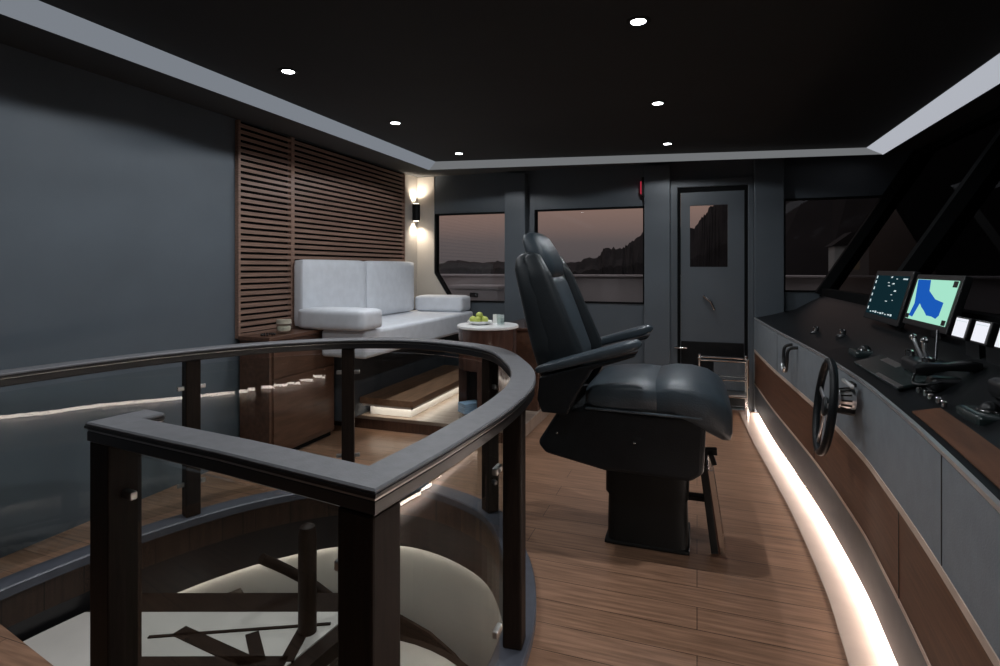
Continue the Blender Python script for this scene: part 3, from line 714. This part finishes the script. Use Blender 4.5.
o = link('toe_light_strip', bm, 'led_toe', t); o['label'] = 'warm white light strip under the kick panel'
# dashboard: profile swept along the console, rising to the windscreen
bm = B(); V = []
xr = 1.027
for p in TOP:
    V.append([(p.x+.012, p.y, .842), (p.x+.14, p.y, .872), (.80, p.y, .925), (.90, p.y, .985), (xr, p.y, 1.055), (xr, p.y, .80), (p.x+.012, p.y, .80)])
o = link('dashboard', rings(bm, V), 'dash', t, smooth=True, angle=20)
bm = B(); q = [p for p in TOP if p.y < 2.0]
for z in (0,): rings(bm, [[(p.x+.03, p.y, .848), (p.x+.10, p.y, .8645), (p.x+.10, p.y, .868), (p.x+.03, p.y, .8515)] for p in q])
o = link('dashboard_inlay', bm, 'conwood', t); o['label'] = 'walnut strip along the dashboard edge'
link('end_panel', prism(B(), [(.475, 5.40, .045), (.475, 5.40, .83), (1.027, 5.40, .83), (1.027, 5.40, .045)], (0, .02, 0)), 'conleather', t)

def dz(x, y):   # dashboard height
    k = [(.61, .845), (.74, .875), (.80, .925), (.90, .985), (1.035, 1.055)]
    for (a, za), (b, zb) in zip(k[:-1], k[1:]):
        if a <= x <= b: return za+(zb-za)*(x-a)/(b-a)
    return .845
# monitors
def monitor(y0, y1, z0, z1, xb, xt, name, lb, group):
    t = thing(name, lb, 'screen', ((xb+xt)/2, (y0+y1)/2, z0), group)
    up = Vector((xt-xb, 0, z1-z0)); h = up.length; up.normalize(); n = Vector((-up.z, 0, up.x)); o0 = Vector((xb, (y0+y1)/2, z0))
    def pt(u, v, w): return o0 + Vector((0, -1, 0))*u*(y1-y0)/2 + up*v*h + n*w   # u to the right as seen from the chair
    def slab(bm, u0, u1, v0, v1, w0, w1):
        return prism(bm, [pt(u0, v0, w0), pt(u1, v0, w0), pt(u1, v1, w0), pt(u0, v1, w0)], n*(w1-w0))
    def poly(bm, uv, w0, w1): return prism(bm, [pt(u, v, w0) for u, v in uv], n*(w1-w0))
    link('bezel', slab(B(), -1.1, 1.1, -.12, 1.1, -.03, -.002), 'plastic', t, bevel=.004)
    bm = B(); f = pt(0, .0, -.02); bar(bm, (f.x+.03, f.y, f.z+.06), (f.x+.035, f.y, dz(f.x+.03, 0)-.01), .02, .10, (0, 1, 0))
    link('stand', bm, 'plastic', t)
    return t, slab, poly
G = 'chart screens on the helm dashboard'
t, slab, poly = monitor(3.06, 3.57, 1.035, 1.245, .872, .928, 'radar_monitor', 'dark teal radar monitor with white readouts, left of the bright chart screen', G)
link('screen', slab(B(), -.98, .98, .02, .98, -.003, .0), 'scr_dark', t)
random.seed(3)
def rd(*a): link('readout', slab(B(), *a), 'scr_tick', t)
for v in (.12, .30, .46, .62, .78, .9): rd(-.93, -.87, v, v+.07, .0, .0008)
for i in range(9): rd(-.7+.16*i, -.7+.16*i+random.uniform(.06, .13), .06+.01*(i % 2), .085+.012*(i % 3), .0, .0008)
for i in range(12): 
    u, v = random.uniform(-.15, .5), random.uniform(.35, .95); rd(u, u+random.uniform(.04, .13), v, v+.016, .0, .0008)
rd(.7, .93, .90, .93, 0, .0008)
t, slab, poly = monitor(2.535, 2.965, 1.055, 1.235, .876, .926, 'chart_monitor', 'bright chart monitor showing a blue bay and pale green land', G)
link('screen', slab(B(), -.97, .97, .02, .98, -.003, .0), 'scr_land', t)
link('chart_sea', poly(B(), [(-.93, .97), (-.28, .97), (-.18, .72), (.22, .55), (.62, .50), (.60, .22), (.50, .14), (.30, .17), (.05, .17), (-.12, .26), (-.3, .33), (-.45, .42), (-.55, .22), (-.62, .08), (-.82, .1), (-.72, .4), (-.80, .62)], .0, .0008), 'scr_sea', t)
bm = B(); 
for q in ((.78, .96, .84, .97), (.80, .96, .03, .14), (-.96, -.82, .03, .14)): link('corner_button', slab(B(), *q, .0, .001), 'plastic', t)
for (y0, y1, lb) in ((2.285, 2.385, 'small white lit display nearest the chart monitor'), (2.14, 2.24, 'small white lit display second from the chart monitor'), (1.985, 2.085, 'small white lit display third from the chart monitor, at the photo edge')):
    t, slab, poly = monitor(y0, y1, 1.045, 1.107, .842, .858, 'engine_display', lb, 'small white displays on the helm dashboard')
    link('screen', slab(B(), -.85, .85, .0, 1.0, -.003, .0005), 'scr_white', t)
    link('header_line', slab(B(), -.85, .85, .84, .87, .0005, .001), 'scr_tick', t)
# control panel with pale placard and lit front edge
def onpanel(x0, x1, y0, y1, h):
    return prism(B(), [(x0, y0, dz(x0, 0)), (x1, y0, dz(x1, 0)), (x1, y1, dz(x1, 0)), (x0, y1, dz(x0, 0))], (-.3*h, 0, h))
t = link('control_panel', onpanel(.655, .76, 2.28, 2.85, .012), 'dashpanel', CON, bevel=.003); t['label'] = 'flat green-black control panel'
bm = B(); prism(bm, [(.715, 2.56, .885), (.755, 2.56, .900), (.755, 2.76, .900), (.715, 2.76, .885)], (0, 0, .004)); link('placard', bm, 'steel', t)
bm = B(); prism(bm, [(.650, 2.26, .868), (.664, 2.26, .872), (.660, 2.52, .872), (.650, 2.52, .868)], (0, 0, .006)); link('edge_strip', bm, 'steel', t)
for i in range(5):
    bm = B(); lathe(bm, [(.008, .870+.002*0), (.008, .884), (.005, .887)], .69+.004*(i % 2), 2.20-.05*i, 12)
    link('push_button', bm, 'chrome', t, smooth=True)
# throttle lever unit
x, y = .79, 2.44; z = dz(x, 0)
t = thing('throttle_lever', 'chrome twin throttle levers standing on the dashboard below the displays', 'throttle', (x, y, z))
link('base', cushion(B(), x-.06, x+.06, y-.09, y+.09, z-.02, z+.03, 3), 'plastic', t, smooth=True)
for s in (-1, 1):
    lv = link('lever', tube(B(), [(x, y+s*.03, z+.02), (x-.02, y+s*.035, z+.07), (x-.025, y+s*.05, z+.10)], [.008, .006, .007], 12), 'satin', t, smooth=True)
    bm = B(); bmesh.ops.create_uvsphere(bm, u_segments=16, v_segments=10, radius=.0125, matrix=Matrix.Translation((x-.026, y+s*.055, z+.105))); link('knob', bm, 'chrome', lv, smooth=True)
bm = B(); tube(bm, [(x+.02, y-.02, z+.02), (x+.03, y-.01, z+.14)], .004, 8); link('aerial', bm, 'chrome', t)
bm = B(); lathe(bm, [(.02, z+.028), (.02, z+.045), (.012, z+.05)], x-.02, y-.075, 16); link('dial', bm, 'chrome', t, smooth=True); bm = B(); lathe(bm, [(.016, z+.028), (.016, z+.05), (.010, z+.055)], x-.03, y+.078, 16); link('dial', bm, 'chrome', t, smooth=True)
# second lever group nearer the camera
x, y = .84, 1.86; z = dz(x, 0)
t = thing('joystick', 'black joystick on the dashboard at the right edge of the photo', 'joystick', (x, y, z))
link('base', cushion(B(), x-.07, x+.07, y-.1, y+.1, z-.03, z+.025, 3), 'plastic', t, smooth=True)
link('stick', tube(B(), [(x, y, z+.02), (x-.01, y, z+.06), (x-.02, y, z+.09)], [.012, .010, .016], 12), 'plastic', t, smooth=True)
link('ring', lathe(B(), [(.03, z+.02), (.034, z+.022), (.034, z+.028), (.03, z+.03)], x, y, 24), 'chrome', t, smooth=True)
for i, (x, y, lb) in enumerate(((.70, 3.95, 'small chrome winch control knob at the far end of the dashboard'), (.76, 3.55, 'small black and chrome dashboard knob nearer the radar monitor'))):
    z = dz(x, 0); t = thing('dash_knob', lb, 'knob', (x, y, z), 'knobs at the far end of the dashboard')
    link('base', lathe(B(), [(.035, z-.01), (.035, z+.012), (.028, z+.02)], x, y, 20), 'plastic', t, smooth=True)
    link('cap', lathe(B(), [(.016, z+.02), (.018, z+.045), (.012, z+.05)], x, y, 16), 'chrome', t, smooth=True)

# ============================================================ steering wheel on the console front
wc = Vector((.495, 2.615, .712)); wn = Vector((-1, .06, .12)).normalized(); wu = Vector((0, 1, 0)); wu = (wu-wn*wu.dot(wn)).normalized(); wv = wn.cross(wu)
t = thing('steering_wheel', 'black steering wheel with chrome spokes on the leather console front', 'steering wheel', tuple(wc))
link('rim', tube(B(), [wc+wu*.185*math.cos(a)+wv*.185*math.sin(a) for a in [2*PI*k/56 for k in range(56)]], .0155, 14, closed=True), 'leather', t, smooth=True)
hb = B(); tube(hb, [wc-wn*.105, wc-wn*.03, wc-wn*.0, wc+wn*.006], [.018, .018, .042, .036], 24)
link('hub', hb, 'plastic', t, smooth=True)
va = math.atan2(wv.z, wu.z)
down = -Vector((0, 0, 1)); down = (down-wn*down.dot(wn)).normalized()
for ang in (-.32, .32, PI/2+.25, -PI/2-.25):
    q = Matrix.Rotation(ang, 3, wn) @ down
    link('spoke', bar(B(), wc-wn*.006+q*.03, wc+q*.176, .020, .007, tuple(wn)), 'satin', t, bevel=.002)
# grab hook and key knob on the console front
hx, hy, hz = .545, 3.78, .775
t = link('grab_handle', tube(B(), catmull([(hx+.03, hy+.07, hz+.035), (hx-.03, hy+.07, hz+.02), (hx-.04, hy+.07, hz-.05), (hx-.04, hy+.045, hz-.10), (hx-.04, hy, hz-.12), (hx-.04, hy-.045, hz-.10), (hx-.04, hy-.07, hz-.05), (hx-.03, hy-.07, hz+.02), (hx+.03, hy-.07, hz+.035)], 5), .010, 10), 'plastic', CON, smooth=True)
link('chrome_bow', tube(B(), catmull([(hx-.05, hy+.06, hz-.088), (hx-.052, hy+.025, hz-.117), (hx-.052, hy-.025, hz-.117), (hx-.05, hy-.06, hz-.088)], 5), .007, 10), 'satin', t, smooth=True)
kx, ky, kz = .575, 2.55, .762
bm = B(); tube(bm, [(kx+.01, ky, kz), (kx-.02, ky, kz), (kx-.045, ky, kz), (kx-.05, ky, kz)], [.042, .042, .034, .02], 24)
t = link('control_knob', bm, 'satin', CON, smooth=True); t['label'] = 'round ribbed chrome control knob'
bm = B()
for k in range(12):
    a = 2*PI*k/12; bar(bm, (kx-.005, ky+.043*math.cos(a), kz+.043*math.sin(a)), (kx-.042, ky+.037*math.cos(a), kz+.037*math.sin(a)), .008, .006)
link('ribs', bm, 'plastic', t)
link('knob_bar', bar(B(), (kx-.012, ky+.075, kz+.062), (kx-.012, ky-.075, kz+.062), .012, .012), 'white', t, bevel=.003)
link('bar_bracket', bx(kx-.012, kx+.012, ky-.03, ky+.03, kz+.052, kz+.066), 'plastic', t)

# ============================================================ rack by the door, door cleat
t = thing('chrome_rack', 'low chrome tube rack standing before the door, partly behind the seat', 'rack', (.21, 5.2, 0))
bm = B()
for x in (0.02, .40):
    for y in (5.12, 5.30):
        tube(bm, [(x, y, 0), (x, y, .50)], .011, 10)
link('upright', bm, 'chrome', t, smooth=True)
for z in (.49, .33, .19):
    bm = B()
    for y in (5.12, 5.30): tube(bm, [(0.02, y, z), (.40, y, z)], .008, 8)
    for x in (0.02, .40): tube(bm, [(x, 5.12, z), (x, 5.30, z)], .008, 8)
    link('tier_rail', bm, 'chrome', t, smooth=True)
for z in (.195,): link('shelf', bx(.02, .40, 5.12, 5.30, z, z+.008), 'steel', t)
link('mesh_panel', bx(.14, .40, 5.296, 5.302, .21, .45), 'conkick', t)
bm = B()
for k in range(4): bmesh.ops.create_uvsphere(bm, u_segments=10, v_segments=8, radius=.014, matrix=Matrix.Translation(((.02, .40)[k % 2], (5.12, 5.30)[k//2], .505)))
link('finial', bm, 'chrome', t, smooth=True)
t = thing('door_cleat', 'small flat chrome catch on the left edge of the door', 'catch', (-.15, 5.44, .54))
link('catch', cushion(B(), -.20, -.085, 5.43, 5.468, .535, .552, 3), 'chrome', t, smooth=True)
link('stem', bx(-.16, -.12, 5.455, 5.502, .53, .545), 'chrome', t)

# ------------------------------------------------------------ extra dashboard gear
def handset(x, y, lb):
    z = dz(x, 0); t = thing('radio_handset', lb, 'handset', (x, y, z))
    link('cradle', cushion(B(), x-.05, x+.05, y-.035, y+.035, z-.02, z+.03, 3), 'plastic', t, smooth=True)
    link('handset', loft(B(), [((x-.09, y, z+.048), Y1, Z1, .02, .012, 4), ((x-.06, y, z+.054), Y1, Z1, .025, .018, 4), ((x, y, z+.062), Y1, Z1, .018, .012, 4), ((x+.06, y, z+.070), Y1, Z1, .025, .018, 4), ((x+.09, y, z+.07), Y1, Z1, .02, .012, 4)], 24), 'plastic', t, smooth=True)
    link('cord', tube(B(), catmull([(x-.085, y, z+.04), (x-.10, y-.03, z+.01), (x-.07, y-.06, z+.012), (x-.03, y-.05, z+.02)], 6), .004, 8), 'plastic', t, smooth=True)
handset(.765, 2.20, 'black radio handset in its cradle in front of the small white displays')
def trackball(x, y, lb):
    z = dz(x, 0)-.004; t = thing('trackball_unit', lb, 'trackball', (x, y, z), 'trackball units along the dashboard')
    link('body', cushion(B(), x-.055, x+.055, y-.075, y+.075, z-.015, z+.02, 3), 'dashpanel', t, smooth=True)
    link('ring', lathe(B(), [(.026, z+.018), (.031, z+.021), (.028, z+.025), (.024, z+.023)], x, y, 24), 'chrome', t, smooth=True)
    bm = B(); bmesh.ops.create_uvsphere(bm, u_segments=18, v_segments=12, radius=.023, matrix=Matrix.Translation((x, y, z+.022))); link('ball', bm, 'plastic', t, smooth=True)
trackball(.745, 1.86, 'black trackball unit nearest the camera, at the right edge of the dashboard')
trackball(.745, 3.05, 'black trackball unit just in front of the radar monitor')
# ============================================================ outside: deck, bulwark, water, dark coast
struct(link('floor_deck', bx(-9, 9, 5.62, 7.0, .0, .1), 'deck'))
bm = B(); box(bm, -9, 9, 6.8, 6.9, .1, 1.17); box(bm, -9, 9, 6.74, 6.96, 1.17, 1.20)
struct(link('trim_7', bm, 'bulwark', bevel=.01))
struct(link('floor_foredeck', bx(1.13, 9, -9, 5.5, .5, .6), 'dash'))
t = thing('deck_locker', 'pale grey deck locker outside behind the left window', 'locker', (-2.6, 6.55, .1))
link('box', bx(-2.85, -2.25, 6.3, 6.75, .1, 1.02), 'bulwark', t, bevel=.02)
link('lid', bx(-2.88, -2.22, 6.27, 6.78, 1.02, 1.07), 'bulwark', t, bevel=.015)
link('latch', bx(-2.60, -2.50, 6.285, 6.30, .93, .98), 'chairmetal', t)
struct(link('sea', bx(-400, 400, 7.2, 600, -3.2, -3.0), 'water'))
th = math.atan(197/560); ct_, st_ = math.cos(th), math.sin(th)
def bearing(px): r = (px-500)/560; return Vector((r*ct_-st_, ct_+r*st_, 0)).normalized()
def hillmesh(ridge, R, seed, rough):    # ridge: (bearing column, height over eye level as slope)
    random.seed(seed); bm = B(); rows = []
    pts = []
    for (p0, h0), (p1, h1) in zip(ridge[:-1], ridge[1:]):
        for k in range(8):
            u = k/8; pts.append((p0+(p1-p0)*u, h0+(h1-h0)*(u*u*(3-2*u))))
    pts.append(ridge[-1])
    for p, h in pts:
        d = bearing(p); c = d.dot(Vector((-st_, ct_, 0))); hh = h/560*R*c
        j = random.uniform(-rough, rough)
        prof = [(.80, -4), (.86, max(-3, hh*.35+random.uniform(-rough, rough))), (.93, hh*.75+random.uniform(-rough, rough)), (1.0, 1.28+hh+j), (1.1, hh*.7), (1.3, -4)]
        rows.append([bm.verts.new((d.x*R*f, d.y*R*f, z)) for f, z in prof])
    for a, b in zip(rows[:-1], rows[1:]):
        for i in range(5): bm.faces.new((a[i], a[i+1], b[i+1], b[i]))
    return bm
struct(link('hill', hillmesh([(300, 5), (400, 7), (435, 4), (455, 8), (480, 5), (500, 7), (540, 3), (590, 6)], 260, 1, .5), 'hill'))
struct(link('hill', hillmesh([(545, -2), (575, 6), (598, 11), (605, 20), (622, 20), (632, 27), (646, 36), (670, 42), (693, 40), (703, 52), (712, 62), (722, 78), (760, 90), (830, 110), (900, 130), (960, 140)], 120, 2, .35), 'hill'))
# dark coast raised high to block out the sky ahead of the windscreen
bm = B(); random.seed(5); rows = []
for k in range(0, 41):
    a = math.radians(83-k*4.3); d = Vector((math.cos(a), math.sin(a), 0)); R = 60
    hh = 42+6*math.sin(k*.7)+random.uniform(-1, 1)+0; hh *= min(1, .45+.2*k)
    rows.append([bm.verts.new((d.x*R*f, d.y*R*f, z)) for f, z in ((.62, -4), (.70, 2+random.uniform(-.5, .5)), (.8, hh*.4+random.uniform(-1, 1)), (.92, hh*.8+random.uniform(-1, 1)), (1, hh), (1.3, -4))])
for a, b in zip(rows[:-1], rows[1:]):
    for i in range(5): bm.faces.new((a[i], a[i+1], b[i+1], b[i]))
struct(link('hill', bm, 'hill'))
hd = bearing(848); hp = hd*34; 
t = thing('house', 'distant pale house with lit windows on the dark shore, seen through the right window', 'house', (hp.x, hp.y, 0))
link('wall', bx(hp.x-.75, hp.x+.75, hp.y-.7, hp.y+.7, .2, 2.4), 'housewall', t)
link('roof', prism(B(), [(hp.x-.9, hp.y-.85, 2.4), (hp.x+.9, hp.y-.85, 2.4), (hp.x, hp.y-.85, 3.1)], (0, 1.7, 0)), 'hill', t)
link('window', bx(hp.x-.5, hp.x-.25, hp.y-.72, hp.y-.7, 1.2, 1.9), 'houselit', t)
link('window', bx(hp.x+.1, hp.x+.35, hp.y-.72, hp.y-.7, 1.2, 1.9), 'houselit', t)
struct(link('shore', bx(hp.x-6, hp.x+14, hp.y-3, hp.y+4, -4, .2), 'hill', bevel=.3))
